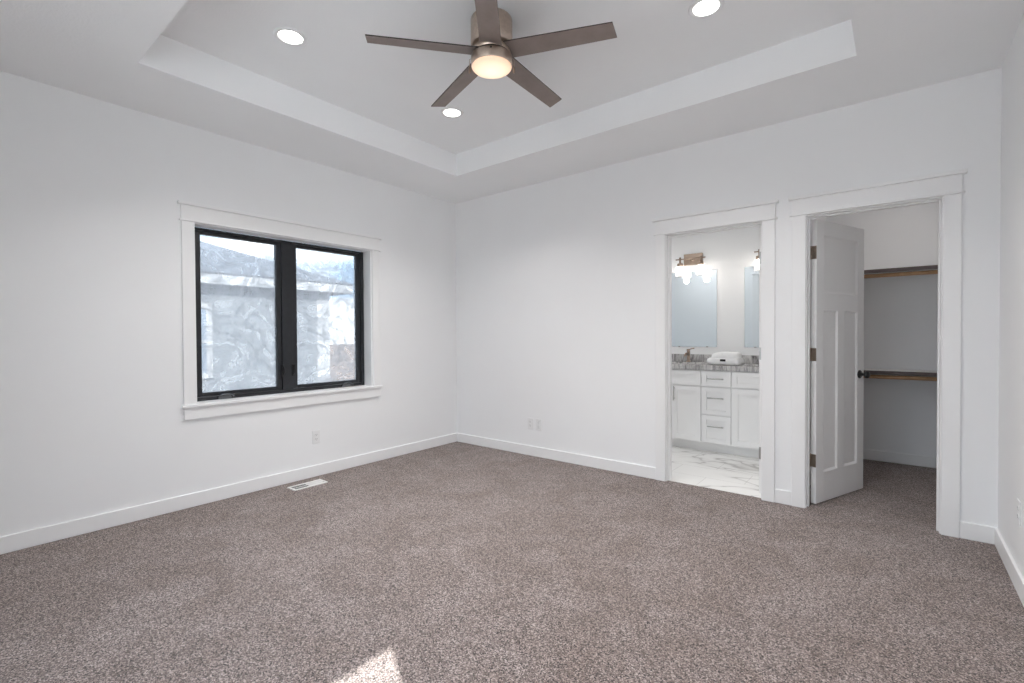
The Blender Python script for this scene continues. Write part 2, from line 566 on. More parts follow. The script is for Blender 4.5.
b = MB()
b.box(0, XR + TE, YF - TE, .03, -.12, 0)
b.box(3.41, XR + TE, .03, YC + TI, -.12, 0)
struct(b.build('floor', M_CARPET), 'brown speckled carpet over the bedroom and closet floor', 'floor')
b = MB(); b.box(-TE, 3.41, .03, YC + TI, -.12, .002)
struct(b.build('floor_bathroom', M_TILE), 'white grey-veined marble tile floor of the bathroom', 'floor')

b = MB()
BW0, BW1, BWZ0, BWZ1 = .40, 1.10, .90, 2.0       # added bathroom window, unseen source of cool daylight
b.box(-TE, 0, YF - TE, WY0 - JT, -.12, ZT)
b.box(-TE, 0, WY0 - JT, WY1 + JT, -.12, WZ0 - .03)
b.box(-TE, 0, WY0 - JT, WY1 + JT, WZ1 + JT, ZT)
b.box(-TE, 0, WY1 + JT, BW0, -.12, ZT)
b.box(-TE, 0, BW0, BW1, -.12, BWZ0)
b.box(-TE, 0, BW0, BW1, BWZ1, ZT)
b.box(-TE, 0, BW1, YC + TI, -.12, ZT)
struct(b.build('wall_left', M_WALL), 'white wall with the black framed window', 'wall')

b = MB()
for x0, x1, z0 in ((0, BX0 - JT, 0), (BX0 - JT, BX1 + JT, DZ + JT), (BX1 + JT, CX0 - JT, 0), (CX0 - JT, CX1 + JT, DZ + JT), (CX1 + JT, XR, 0)):
    b.box(x0, x1, 0, TI, z0, ZT)
struct(b.build('wall_back', M_WALL), 'white wall with the bathroom and closet doorways', 'wall')

b = MB()
b.box(XR, XR + TE, YF - TE, PY0, -.12, ZT)
b.box(XR, XR + TE, PY0, PY1, PZ, ZT)
b.box(XR, XR + TE, PY0, PY1, -.12, 0)
b.box(XR, XR + TE, PY1, YC + TI, -.12, ZT)
struct(b.build('wall_right', M_WALL), 'white wall at the right edge of the photo', 'wall')

b = MB()
FX0, FX1, FZ0, FZ1 = 1.8, 4.1, .25, 2.45  # wide front window opening, added to let in more daylight
b.box(0, FX0, YF - TE, YF, 0, ZT); b.box(FX1, XR, YF - TE, YF, 0, ZT)
b.box(FX0, FX1, YF - TE, YF, 0, FZ0); b.box(FX0, FX1, YF - TE, YF, FZ1, ZT)
struct(b.build('wall_front', M_WALL), 'white wall behind the viewer with an added wide window', 'wall')

b = MB()
b.box(0, XR, YC, YC + TI, 0, ZT)
struct(b.build('wall_far', M_WALL), 'white rear wall of the bathroom and the closet', 'wall')
b = MB(); b.box(3.30, 3.41, TI, YC, 0, ZT)
struct(b.build('wall_divider', M_WALL), 'white wall between the bathroom and the closet', 'wall')

# bedroom ceiling with its recessed tray
TX0, TX1, TY0, TY1 = .694, 3.782, -3.116, -.669
b = MB()
b.box(0, TX0, YF, 0, H, ZT); b.box(TX1, XR, YF, 0, H, ZT)
b.box(TX0, TX1, TY1, 0, H, ZT); b.box(TX0, TX1, YF, TY0, H, ZT)
b.box(TX0, TX1, TY0, TY1, HT, ZT)
struct(b.build('ceiling', M_CEIL), 'white tray ceiling of the bedroom', 'ceiling')
b = MB(); b.box(0, 3.30, TI, YC, H, ZT); b.box(3.41, XR, TI, YC, H, ZT)
struct(b.build('ceiling_closet', M_CEIL), 'white flat ceiling above the bathroom and the closet', 'ceiling')

# baseboards: flat board with an eased top
BH, BT = .100, .014
def base_run(name, segs, label):
    b = MB()
    for x0, x1, y0, y1 in segs:
        b.box(x0, x1, y0, y1, 0, BH)
    return struct(b.build(name, M_TRIM, bevel=.004), label, 'baseboard')
base_run('baseboard_left', [(0, BT, YF, -BT)], 'white baseboard under the window wall')
CW = .084                       # casing width
base_run('baseboard_back', [(0, BX0 - CW - .006, -BT, 0), (BX1 + CW + .006, CX0 - CW - .006, -BT, 0), (CX1 + CW + .006, XR, -BT, 0)],
         'white baseboard along the doorway wall')
base_run('baseboard_right', [(XR - BT, XR, PY1 + .1, -BT)], 'white baseboard along the right wall')
base_run('baseboard_closet', [(3.41, XR, YC - BT, YC), (XR - BT, XR, TI, YC - BT), (3.41, 3.41 + BT, TI, YC - BT)],
         'white baseboard inside the closet')

# ------------------------------------------------------------------ doorways: jamb, stop, casing with a capped head
def doorway(name, x0, x1, label):
    root = empty(name, (0, 0, 0))
    struct(root, label, 'doorway')
    j = MB()
    j.box(x0 - JT, x0, -.002, TI + .002, 0, DZ); j.box(x1, x1 + JT, -.002, TI + .002, 0, DZ)
    j.box(x0 - JT, x1 + JT, -.002, TI + .002, DZ, DZ + JT)
    j.build('jamb', M_TRIM, root, .0015)
    s = MB()
    s.box(x0, x0 + .011, .038, .074, 0, DZ); s.box(x1 - .011, x1, .038, .074, 0, DZ)
    s.box(x0 + .011, x1 - .011, .038, .074, DZ - .011, DZ)
    s.build('door_stop', M_TRIM, root, .002)
    for side in (0, 1):                                   # bedroom side, then the room behind
        ya, yb = ((-.018, -.0005), (TI + .0005, TI + .018))[side]
        sg = -1 if side == 0 else 1
        y_in = 0 if side == 0 else TI
        for xa, xb in ((x0 - .006 - CW, x0 - .006), (x1 + .006, min(x1 + .006 + CW, 4.40))):
            MB().box(xa, xb, ya, yb, 0, DZ + .006).build('side_casing', M_TRIM, root, .003)
        L0, L1 = x0 - .006 - CW, min(x1 + .006 + CW, 4.40)
        def strip(n, dx, proj, z0, z1, bev):
            yy = sorted((y_in + sg * .0005, y_in + sg * proj))
            MB().box(L0 - dx, min(L1 + dx, 4.415), yy[0], yy[1], z0, z1).build(n, M_TRIM, root, bev)
        strip('head_fillet', .014, .028, DZ + .006, DZ + .020, .004)
        strip('head_casing', .002, .020, DZ + .020, DZ + .120, .002)
        strip('head_cap', .022, .038, DZ + .120, DZ + .142, .003)
    return root
door_1 = doorway('door_1', BX0, BX1, 'white cased doorway open to the bathroom')
door_2 = doorway('door_2', CX0, CX1, 'white cased doorway open to the closet')

# ------------------------------------------------------------------ three-panel door leaves
def leaf_mesh(w, h, t=.035):
    b = MB()
    st, rec = .10, .010
    top, lock0, lock1, bot = .105, .521, .643, .214
    y0, y1 = -t / 2, t / 2
    b.box(0, st, y0, y1, 0, h); b.box(w - st, w, y0, y1, 0, h)
    b.box(st, w - st, y0, y1, h - top, h)
    b.box(st, w - st, y0, y1, h - lock1, h - lock0)
    b.box(st, w - st, y0, y1, 0, bot)
    mx0, mx1 = w / 2 - st / 2, w / 2 + st / 2
    b.box(mx0, mx1, y0, y1, bot, h - lock1)
    def panel(xa, xb, za, zb):
        # sloped sticking down to a flat recessed panel, on both faces
        s = .014
        for sg, yf in ((-1, y0), (1, y1)):
            yr = yf - sg * rec
            o = [(xa, yf, za), (xb, yf, za), (xb, yf, zb), (xa, yf, zb)]
            i = [(xa + s, yr, za + s), (xb - s, yr, za + s), (xb - s, yr, zb - s), (xa + s, yr, zb - s)]
            b.add(o + i, [(0, 1, 5, 4), (1, 2, 6, 5), (2, 3, 7, 6), (3, 0, 4, 7), (4, 5, 6, 7)])
    panel(st, w - st, h - lock0, h - top)
    panel(st, mx0, bot, h - lock1)
    panel(mx1, w - st, bot, h - lock1)
    return b

def door_leaf(name, pin, ang, w, h, mirror, hinge_mat, label):
    """pin = hinge axis on the floor; leaf opened by ang away from the wall"""
    root = empty(name, (pin[0], pin[1], .008), ang if not mirror else math.pi - ang)
    tag(root, label, 'door')
    off = -.003 - .0175
    sy = -1 if mirror else 1
    lf = leaf_mesh(w, h)
    lf.v = [(x + .003, (y + off) * sy, z) for x, y, z in lf.v]
    lf.build('panel_leaf', M_DOOR, root, .0012)
    for z in (.262, 1.022, 1.750):
        hb = MB()
        hb.box(.0005, .0030, sorted((sy * -.038, sy * -.003))[0], sorted((sy * -.038, sy * -.003))[1], z, z + .092)
        hb.tube([(0, sy * .003, z), (0, sy * .003, z + .092)], .0065, 12)
        for q in (0, .046, .092):
            hb.tube([(0, sy * .003, z + q - .001), (0, sy * .003, z + q + .001)], .0075, 12)
        hb.build('hinge', hinge_mat, root)
    kx, kz = w - .065, .900
    for face in (1, -1):
        k = MB()
        y_s = sy * (off + face * .0175)
        mt = Matrix.Translation((kx, y_s, kz)) @ Matrix.Rotation(R(-90) * face * sy, 4, 'X')
        k.lathe([(0, 0), (.032, 0), (.032, .005), (.028, .009), (.012, .011), (.010, .030), (.014, .036), (.025, .042),
                 (.0285, .052), (.026, .062), (.016, .068), (0, .069)], 24, mtx=mt)
        k.build('door_knob', M_BLACK, root)
    MB().box(w + .002, w + .0042, *sorted((sy * (off - .012), sy * (off + .012))), kz - .028, kz + .028).build('latch_plate', M_BLACK, root)
    return root
door_leaf('panel_door', (CX0 + .008, .118), R(69), .684, 2.030, False, M_HINGE, 'white three-panel door standing open into the closet')
door_leaf('panel_door', (BX1 - .002, .118), R(91.5), .706, 2.030, True, M_STEEL, 'white door seen edge-on at the right side of the bathroom doorway')

# ------------------------------------------------------------------ window 1: black twin casement in the left wall
XF = -.115
MUL = -1.906
win = empty('window_1', (0, 0, 0))
struct(win, 'black twin casement window with smeared glass and white casing', 'window')
j = MB()
j.box(XF, .001, WY0 - JT, WY0, WZ0 - .004, WZ1 + JT); j.box(XF, .001, WY1, WY1 + JT, WZ0 - .004, WZ1 + JT)
j.box(XF, .001, WY0, WY1, WZ1, WZ1 + JT)
j.build('jamb', M_TRIM, win, .001)
C0, C1 = WY0 - .004 - .082, WY1 + .010 + .082
for ya, yb in ((C0, WY0 - .004), (WY1 + .010, C1)):
    MB().box(.0005, .018, ya, yb, WZ0, WZ1 + .006).build('side_casing', M_TRIM, win, .003)
MB().box(.0005, .028, C0 - .014, C1 + .014, WZ1 + .006, WZ1 + .020).build('head_fillet', M_TRIM, win, .004)
MB().box(.0005, .020, C0 - .002, C1 + .002, WZ1 + .020, WZ1 + .120).build('head_casing', M_TRIM, win, .002)
MB().box(.0005, .038, C0 - .022, C1 + .022, WZ1 + .120, WZ1 + .142).build('head_cap', M_TRIM, win, .003)
sl = MB()
sl.box(.0, .034, C0 - .014, C1 + .014, WZ0 - .022, WZ0)
sl.box(XF, 0, WY0, WY1, WZ0 - .022, WZ0)
sl.build('window_sill', M_TRIM, win, .004)
MB().box(.0005, .018, C0, C1, WZ0 - .022 - .088, WZ0 - .022).build('apron', M_TRIM, win, .003)
# frame
fb = MB()
FW = .034
fb.box(-TE, XF, WY0, WY0 + FW, WZ0, WZ1); fb.box(-TE, XF, WY1 - FW, WY1, WZ0, WZ1)
fb.box(-TE, XF, WY0 + FW, WY1 - FW, WZ0, WZ0 + .030); fb.box(-TE, XF, WY0 + FW, WY1 - FW, WZ1 - .016, WZ1)
fb.box(-TE, XF, MUL - .046, MUL + .046, WZ0 + .030, WZ1 - .016)
fb.build('window_frame', M_FRAME, win, .003)
for k, (a, c) in enumerate(((WY0 + FW, MUL - .046), (MUL + .046, WY1 - FW))):
    s = MB()
    sw, st, z0, z1 = .040, .028, WZ0 + .030, WZ1 - .016
    x0, x1 = XF - .052, XF - .010
    a1, c1, z01, z11 = a + .002, c - .002, z0 + .002, z1 - .002
    s.box(x0, x1, a1, a1 + sw, z01, z11); s.box(x0, x1, c1 - sw, c1, z01, z11)
    s.box(x0, x1, a1 + sw, c1 - sw, z01, z01 + st); s.box(x0, x1, a1 + sw, c1 - sw, z11 - st, z11)
    sash = s.build('window_sash', M_FRAME, win, .003)
    yc, zc = (a + c) / 2, (z0 + z1) / 2
    p = MB(); p.box(XF - .034, XF - .030, a1 + sw - .004, c1 - sw + .004, z01 + st - .004, z11 - st + .004)
    p.build('glass_pane', M_FILM, sash, loc=(XF - .032, yc, zc))
    # crank operator folded on the bottom frame
    cy = a + .19 if k == 0 else c - .17
    cr = MB()
    cr.box(XF, XF + .016, cy - .05, cy + .05, WZ0 + .004, WZ0 + .030)
    cr.tube([(XF + .016, cy - .045, WZ0 + .020), (XF + .030, cy - .040, WZ0 + .036), (XF + .034, cy - .015, WZ0 + .042),
             (XF + .034, cy + .025, WZ0 + .040), (XF + .030, cy + .052, WZ0 + .032), (XF + .028, cy + .058, WZ0 + .018)], .007, 10)
    cr.build('crank_handle', M_CRANK, win, .002)
    # lock lever near the mullion
    ly = MUL + (-.045 if k == 0 else .045)
    lk = MB()
    lk.box(XF, XF + .008, ly - .013, ly + .013, .880, .985)
    lk.tube([(XF + .006, ly, .905), (XF + .020, ly, .915), (XF + .024, ly, .945), (XF + .018, ly + (.01 if k else -.01), .985)], [.008, .007, .006, .007], 10)
    lk.build('lock_lever', M_BLACK, win, .002)

# patio door for the sun patch; unseen front and bathroom windows added for daylight
def plain_window(name, axis, x0, x1, z0, z1, pos, t, label, mull=1):
    root = empty(name); struct(root, label, 'window')
    def bx(m, a0, a1, d0, d1, za, zb):
        if axis == 'x': m.box(d0, d1, a0, a1, za, zb)
        else: m.box(a0, a1, d0, d1, za, zb)
    f = MB(); w = .05
    bx(f, x0, x0 + w, pos, pos + t, z0, z1); bx(f, x1 - w, x1, pos, pos + t, z0, z1)
    bx(f, x0 + w, x1 - w, pos, pos + t, z0, z0 + w); bx(f, x0 + w, x1 - w, pos, pos + t, z1 - w, z1)
    for i in range(mull):
        c = x0 + (x1 - x0) * (i + 1) / (mull + 1)
        bx(f, c - w / 2, c + w / 2, pos, pos + t, z0 + w, z1 - w)
    f.build('window_frame', M_FRAME, root, .003)
    g = MB(); bx(g, x0 + w, x1 - w, pos + t * .45, pos + t * .55, z0 + w, z1 - w)
    g.build('glass_pane', M_GLASS, root)
plain_window('window_2', 'x', PY0, PY1, .0, PZ, XR + .05, .05, 'black framed patio door behind the viewer')
plain_window('added_window_3', 'y', FX0, FX1, FZ0, FZ1, YF - .12, .05, 'black framed window added in the wall behind the viewer for daylight')
plain_window('added_window_4', 'x', BW0, BW1, BWZ0, BWZ1, -.12, .05, 'small bathroom window added out of sight to the left of the vanity for daylight', 0)

# ------------------------------------------------------------------ ceiling fan
FC = Vector((2.226, -1.907, HT))
fan = empty('ceiling_fan', FC, 0, label='brushed nickel five-blade ceiling fan with lit lamp under the tray ceiling', cat='ceiling fan')
m = MB()
m.lathe([(0, 0), (.112, 0), (.1135, -.004), (.1135, -.138), (.110, -.146), (.085, -.150), (0, -.150)], 48)
m.build('motor_housing', M_NICKEL, fan)
m = MB()
m.lathe([(0, -.150), (.090, -.150), (.094, -.153), (.094, -.158), (.105, -.160), (.105, -.184), (.098, -.188), (0, -.188)], 48)
m.build('blade_hub', M_NICKEL, fan)
m = MB(); m.lathe([(0, -.188), (.103, -.188), (.103, -.196), (0, -.196)], 48)  # dark shade of the hub gap, put in as a black ring
m.build('hub_gap_shade', M_BLACK, fan)
lk = MB()
lk.lathe([(0, -.196), (.108, -.196), (.112, -.198), (.113, -.202), (.113, -.246), (.110, -.250), (.104, -.250), (.104, -.24), (0, -.24)], 48)
lk = lk.build('light_kit', M_NICKEL, fan)
sc_ = MB()
ang = R(-51)
sc_.lathe([(0, 0), (.005, 0), (.005, .002), (0, .003)], 12,
          mtx=Matrix.Rotation(ang, 4, 'Z') @ Matrix.Translation((.1125, 0, -.208)) @ Matrix.Rotation(R(90), 4, 'Y'))
sc_.build('set_screw', M_SLOT, lk)
m = MB()
prof = [(.1035, -.242)] + [(.109 * math.sin(w), -.252 - .026 * math.cos(w)) for w in [R(90 - 9 * i) for i in range(10)]] + [(0, -.278)]
m.lathe(prof, 48)
m.build('lamp_shade', M_FANLAMP, fan)
def blade_mesh():
    b = MB()
    r0, r1 = .088, .674
    t = .006
    n = 14
    top, botm = [], []
    outline = []
    for i in range(n + 1):
        f = i / n
        r = r0 + (r1 - r0) * f
        w = .059 - .010 * f
        outline.append((r, w, w))
    pts = [(r, a) for r, a, c in outline] + [(r + (-.012 if k == 0 else 0), -c) for k, (r, a, c) in enumerate(reversed(outline))]
    mt = Matrix.Rotation(R(-12), 4, 'X')
    b.prism(pts, -t / 2, t / 2, mtx=Matrix.Translation((0, 0, -.172)) @ mt)
    # darker edge banding
    for i in range(len(b.f)):
        if i >= 2: b.mi[i] = 1
    return b
proto = None
for k in range(5):
    a = R(19.7 + 72 * k)
    if proto is None:
        bl = blade_mesh().build('blade', [M_BLADE, M_BEDGE], fan)
        proto = bl
    else:
        bl = proto.copy(); COL.objects.link(bl); bl.parent = fan
    bl.rotation_euler = (0, R((1.5, 2.0, 2.9, 3.3, 2.0)[k]), a)     # blades sag a little unevenly
for sgn in (-1, 1):
    v = _r * (.122 * sgn)
    ch = MB()
    zt, zb = -.205, -.250
    ch.tube([(v.x * .9, v.y * .9, zt), (v.x, v.y, zt - .004), (v.x, v.y, zb)], .0016, 6)
    for i in range(9):
        ch.lathe([(0, -.0025), (.0022, 0), (0, .0025)], 8, mtx=Matrix.Translation((v.x, v.y, zt - .006 - i * .0052)))
    ch = ch.build('pull_chain', M_NICKEL, fan)
    fb_ = MB()
    fb_.lathe([(0, 0), (.004, -.002), (.0052, -.012), (.0058, -.030), (.004, -.036), (0, -.037)], 14, mtx=Matrix.Translation((v.x, v.y, zb)))
    fb_.build('chain_pull', M_BRONZE, ch)
lamp('fan_lamp_light', (FC.x, FC.y, FC.z - .284), FAN_W, .20, (1, .94, .87), spread=170)

# ------------------------------------------------------------------ recessed ceiling lights
def downlight(x, y, label):
    o = empty('recessed_light', (x, y, HT), 0, label=label, cat='ceiling light', group='recessed lights in the tray ceiling')
    m = MB(); m.lathe([(.064, -.001), (.066, -.006), (.084, -.006), (.088, -.003), (.089, 0)], 40)
    m.build('trim_ring', M_PLASTIC, o)
    m = MB(); m.lathe([(0, -.0025), (.0645, -.0025), (.0645, -.0005), (0, -.0005)], 40)
    m.build('lens', M_LENS, o)
    lamp('recessed_light_beam', (x, y, HT - .009), DOWN_W, .125, (1, .98, .96), spread=120)
downlight(1.244, -2.533, 'lit round recessed light left of the ceiling fan')
downlight(3.171, -1.276, 'lit round recessed light right of the ceiling fan, cut by the top edge')
downlight(1.281, -1.291, 'lit round recessed light just below the ceiling fan, nearest the room corner')
downlight(3.200, -2.533, 'lit round recessed light above the viewer, out of frame')

# ------------------------------------------------------------------ wall outlets
def outlet(name, mtx, style, label, group='white wall outlets'):
    """local frame: x across, z up, -y out of the wall"""
    o = empty(name, (0, 0, 0)); o.matrix_world = mtx
    tag(o, label, 'outlet', group)
    p = MB(); p.box(-.035, .035, -.006, 0, -.0575, .0575)
    p.build('cover_plate', M_PLASTIC, o, .003)
    if style == 'duplex':
        for z in (-.0195, .0195):
            r = MB()
            r.prism([(.0165 * math.cos(w) * 1.0, max(-.0135, min(.0135, .0165 * math.sin(w)))) for w in [2 * math.pi * i / 24 for i in range(24)]],
                    0, .002, mtx=Matrix.Translation((0, -.006, z)) @ Matrix.Rotation(R(90), 4, 'X'))
            for sx in (-.0065, .0065):
                r.box(sx - .0012, sx + .0012, -.0084, -.0078, z - .001, z + .008, 1)
            r.lathe([(0, 0), (.0025, 0), (.0025, .0006), (0, .0006)], 10, 1,
                    mtx=Matrix.Translation((0, -.0078, z - .0065)) @ Matrix.Rotation(R(90), 4, 'X'))
            r.build('receptacle', [M_PLASTIC, M_SLOT], o)
    else:
        r = MB(); r.box(-.0165, .0165, -.0085, -.006, -.033, .033)
        r.box(-.0165, .0165, -.0065, -.0061, -.0345, .0345, 1)
        for z in (-.017, .017):
            for sx in (-.0065, .0065):
                r.box(sx - .0012, sx + .0012, -.0090, -.0084, z - .003, z + .006, 1)
            r.box(-.002, .002, -.0090, -.0084, z - .011, z - .007, 1)
        r.build('receptacle', [M_PLASTIC, M_SLOT], o)
    for z in ((0,) if style == 'duplex' else (-.048, .048)):
        s = MB(); s.lathe([(0, 0), (.003, 0), (.0025, .001), (0, .001)], 10, mtx=Matrix.Translation((0, -.006, z)) @ Matrix.Rotation(R(90), 4, 'X'))
        s.build('cover_screw', M_PLASTIC, o)
    return o
Zr = lambda d: Matrix.Rotation(R(d), 4, 'Z')
outlet('wall_outlet', Matrix.Translation((0, -1.724, .344)) @ Zr(90), 'duplex', 'white duplex outlet below the window on the left wall')
outlet('wall_outlet', Matrix.Translation((1.062, 0, .325)), 'duplex', 'white outlet on the doorway wall, the one nearer the room corner')
outlet('wall_outlet', Matrix.Translation((1.166, 0, .325)), 'decora', 'white outlet on the doorway wall, the one nearer the bathroom')
outlet('wall_outlet', Matrix.Translation((XR, -.625, .372)) @ Zr(-90), 'duplex', 'white outlet low on the right wall at the photo edge')

# ------------------------------------------------------------------ floor register by the left wall
fr = empty('floor_register', (.192, -1.905, 0), 0, label='white metal floor register in the carpet under the window', cat='floor vent')
LX, LY, rim = .062, .142, .016
m = MB()
m.box(-LX, LX, -LY, -LY + rim, 0, .009); m.box(-LX, LX, LY - rim, LY, 0, .009)
m.box(-LX, -LX + rim, -LY + rim, LY - rim, 0, .009); m.box(LX - rim, LX, -LY + rim, LY - rim, 0, .009)
m.build('register_frame', M_VENT, fr, .003)
MB().box(-LX + rim, LX - rim, -LY + rim, LY - rim, .0005, .002).build('duct_opening', M_DUCT, fr)
m = MB()
for i in range(18):
    y = -.118 + i * .0139
    tilt = 58 if y < 0 else -42      # one bank open, the other closed
    m.box(-LX + rim, LX - rim, -.0007 if y < 0 else -.001, .0007 if y < 0 else .001, -.0040, .0035, mtx=Matrix.Translation((0, y, .0052)) @ Matrix.Rotation(R(tilt), 4, 'X'))
m.box(-.003, .003, -LY + rim, LY - rim, .0035, .0065)
m.build('louver', M_VENT, fr)
m = MB(); m.box(-LX + rim, LX - rim, .0, LY - rim, .0022, .0032)
m.build('damper', M_VENT, fr)

# ------------------------------------------------------------------ bathroom: vanity and what stands on it
VX0, VX1, VY, VB = 1.77, 3.294, 1.20, 1.799
van = empty('vanity_cabinet', (VX0, VY, 0), 0, label='white shaker double vanity cabinet along the bathroom wall', cat='bathroom vanity')
def vpart(mb, name, mat, parent, bev=0):
    mb.v = [(x - VX0, y - VY, z) for x, y, z in mb.v]
    return mb.build(name, mat, parent, bev)
m = MB(); m.box(VX0, VX1, VY, VB - .002, .10, .855)
vpart(m, 'body', M_CAB, van)
m = MB(); m.box(VX0 + .004, VX1 - .004, VY + .075, VB - .01, .002, .10)
vpart(m, 'toe_kick', M_CAB, van)
def shaker(x0, x1, z0, z1, rail=.055):
    b = MB(); y0, y1 = VY - .021, VY - .001
    b.box(x0, x0 + rail, y0, y1, z0, z1); b.box(x1 - rail, x1, y0, y1, z0, z1)
    b.box(x0 + rail, x1 - rail, y0, y1, z1 - rail, z1); b.box(x0 + rail, x1 - rail, y0, y1, z0, z0 + rail)
    b.box(x0 + rail, x1 - rail, y0 + .009, y1, z0 + rail, z1 - rail)
    return b
def pull(parent, x0, z0, x1, z1):
    b = MB(); y = VY - .021; yo = y - .028
    b.tube([(x0, yo, z0), (x1, yo, z1)], .0062, 10)
    for f in (.14, .86):
        px, pz = x0 + (x1 - x0) * f, z0 + (z1 - z0) * f
        b.tube([(px, y, pz), (px, yo, pz)], .005, 8)
    vpart(b, 'handle', M_STEEL, parent)
G = .006
D0, D1 = 2.386, 2.680
zs_top = (.692, .846)
for (x0, x1) in ((VX0 + .004, D0 - G), (D1 + G, VX1 - .004)):
    vpart(shaker(x0, x1, *zs_top, .045), 'false_front', M_CAB, van, .0015)
    xm = (x0 + x1) / 2
    for side in (0, 1):
        a, c = (x0, xm - .002) if side == 0 else (xm + .002, x1)
        d = vpart(shaker(a, c, .112, .680), 'cabinet_door', M_CAB, van, .0015)
        hx = c - .030 if side == 0 else a + .030
        pull(d, hx, .520, hx, .672)
for z0, z1 in (zs_top, (.402, .680), (.112, .390)):
    d = vpart(shaker(D0 + G, D1 - G, z0, z1, .045), 'drawer', M_CAB, van, .0015)
    hz = (z0 + z1) / 2 if z1 > .8 else z1 - .108
    pull(d, 2.455, hz, 2.611, hz)

# countertop with undermount basins
ct = MB()
CTZ0, CTZ1, CY0 = .855, .905, VY - .03
basins = ((2.085, 1.50), (2.985, 1.50))
bw, bd = .42, .30
xs = [VX0 - .008, basins[0][0] - bw / 2, basins[0][0] + bw / 2, basins[1][0] - bw / 2, basins[1][0] + bw / 2, VX1 + .004]
ct.box(xs[0], xs[1], CY0, VB - .001, CTZ0, CTZ1); ct.box(xs[2], xs[3], CY0, VB - .001, CTZ0, CTZ1); ct.box(xs[4], xs[5], CY0, VB - .001, CTZ0, CTZ1)
for bx_, by_ in basins:
    ct.box(bx_ - bw / 2, bx_ + bw / 2, CY0, by_ - bd / 2, CTZ0, CTZ1)
    ct.box(bx_ - bw / 2, bx_ + bw / 2, by_ + bd / 2, VB - .001, CTZ0, CTZ1)
BACK = 1.80
top = tag(ct.build('countertop', M_GRANITE), 'grey streaked granite top on the white vanity', 'countertop')
m = MB(); m.box(xs[0], xs[5], BACK - .02, BACK + .0, CTZ1 + .0005, CTZ1 + .085)
tag(m.build('backsplash', M_GRANITE, bevel=.002), 'low grey granite backsplash strip behind the faucets and towel', 'backsplash')
b = MB(); b.box(0, 3.30, BACK, YC, 0, H)
struct(b.build('wall_vanity', M_WALL), 'white wall behind the vanity mirrors', 'wall')

# faucets
def faucet(x, label):
    y = 1.69
    o = empty('faucet', (x, y, CTZ1), 0, label=label, cat='faucet', group='bronze vanity faucets')
    m = MB()
    m.lathe([(0, 0), (.026, 0), (.026, .006), (.019, .010), (.018, .120), (.020, .126), (0, .128)], 24)
    m.build('faucet_body', M_BRONZE, o)
    m = MB()
    m.tube([(0, -.010, .088), (0, -.045, .098), (0, -.090, .096), (0, -.122, .080), (0, -.126, .066)], [.013, .012, .011, .010, .010], 14)
    m.build('spout', M_BRONZE, o)
    m = MB()
    m.lathe([(0, .129), (.019, .129), (.019, .142), (.014, .148), (0, .149)], 20)
    m.tube([(.005, 0, .142), (.035, 0, .152), (.068, -.004, .158)], [.007, .0055, .0065], 10)
    m.build('handle', M_BRONZE, o)
faucet(2.085, 'bronze faucet on the vanity top left of the white towel')
faucet(2.985, 'bronze faucet hidden behind the right side of the bathroom doorway')

# folded towel with a dark tag
def towel():
    cx, cy = 2.566, 1.385
    o = empty('folded_towel', (cx, cy, CTZ1), 0, label='white folded towel with a dark tag on the vanity top', cat='towel')
    b = MB()
    def layer(hx, hy, z0, z1, dx, seed, slump):
        n, k = 40, 10
        v, f = [], []
        rows = []
        prof = [(.90, 0), (.98, .12), (1.0, .38), (.99, .62), (.95, .82), (.86, .95), (.66, 1.0), (.34, 1.02), (0, 1.03)]
        for s, h in prof:
            if s == 0:
                rows.append([len(v)]); v.append((dx, 0, z0 + (z1 - z0) * h)); continue
            row = []
            for i in range(n):
                w = 2 * math.pi * i / n
                c, sn = math.cos(w), math.sin(w)
                e = .38
                x = hx * s * math.copysign(abs(c) ** e, c)
                y = hy * s * math.copysign(abs(sn) ** e, sn)
                q = Vector((x * 9, y * 9, h * 3 + seed))
                d = noise.noise(q) * .012
                z = z0 + (z1 - z0) * h * (1 - slump * max(0, -x / hx) ** 1.5) + noise.noise(q * .6 + Vector((3, 1, seed))) * .012 * h
                row.append(len(v)); v.append((dx + x * (1 + d * 3), y * (1 + d * 3), max(z, .0)))
            rows.append(row)
        for a, c2 in zip(rows, rows[1:]):
            for i in range(n):
                jn = (i + 1) % n
                if len(c2) == 1: f.append((a[i], a[jn], c2[0]))
                else: f.append((a[i], a[jn], c2[jn], c2[i]))
        f.append(tuple(reversed(rows[0])))
        b.add(v, f, 0, True)
    layer(.168, .120, .000, .082, 0, 1.3, .12)
    layer(.136, .108, .058, .134, .014, 5.1, .34)
    t = b.build('terry_cloth', M_TOWEL, o)
    sub = t.modifiers.new('smooth', 'SUBSURF'); sub.levels = 1; sub.render_levels = 1
    m = MB()
    m.box(-.016, .036, -.132, -.117, .040, .062)
    m.build('tag', M_BLACK, o, .003)
    return o
towel()

# mirrors
def mirror(x0, x1, label):
    o = empty('wall_mirror', ((x0 + x1) / 2, BACK, 1.077), 0, label=label, cat='mirror', group='frameless mirrors above the vanity')
    hw = (x1 - x0) / 2
    m = MB(); m.box(-hw, hw, -.006, -.001, 0, .880)
    m.build('mirror_glass', M_MIRROR, o, .0015)
    for sx in (-hw * .6, hw * .6):
        for z in (-.004, .872):
            MB().box(sx - .012, sx + .012, -.009, -.0005, z, z + .012).build('mirror_clip', M_STEEL, o, .001)
mirror(1.835, 2.370, 'frameless mirror on the left of the bathroom doorway')
mirror(2.660, 3.200, 'frameless mirror partly hidden at the right of the bathroom doorway')

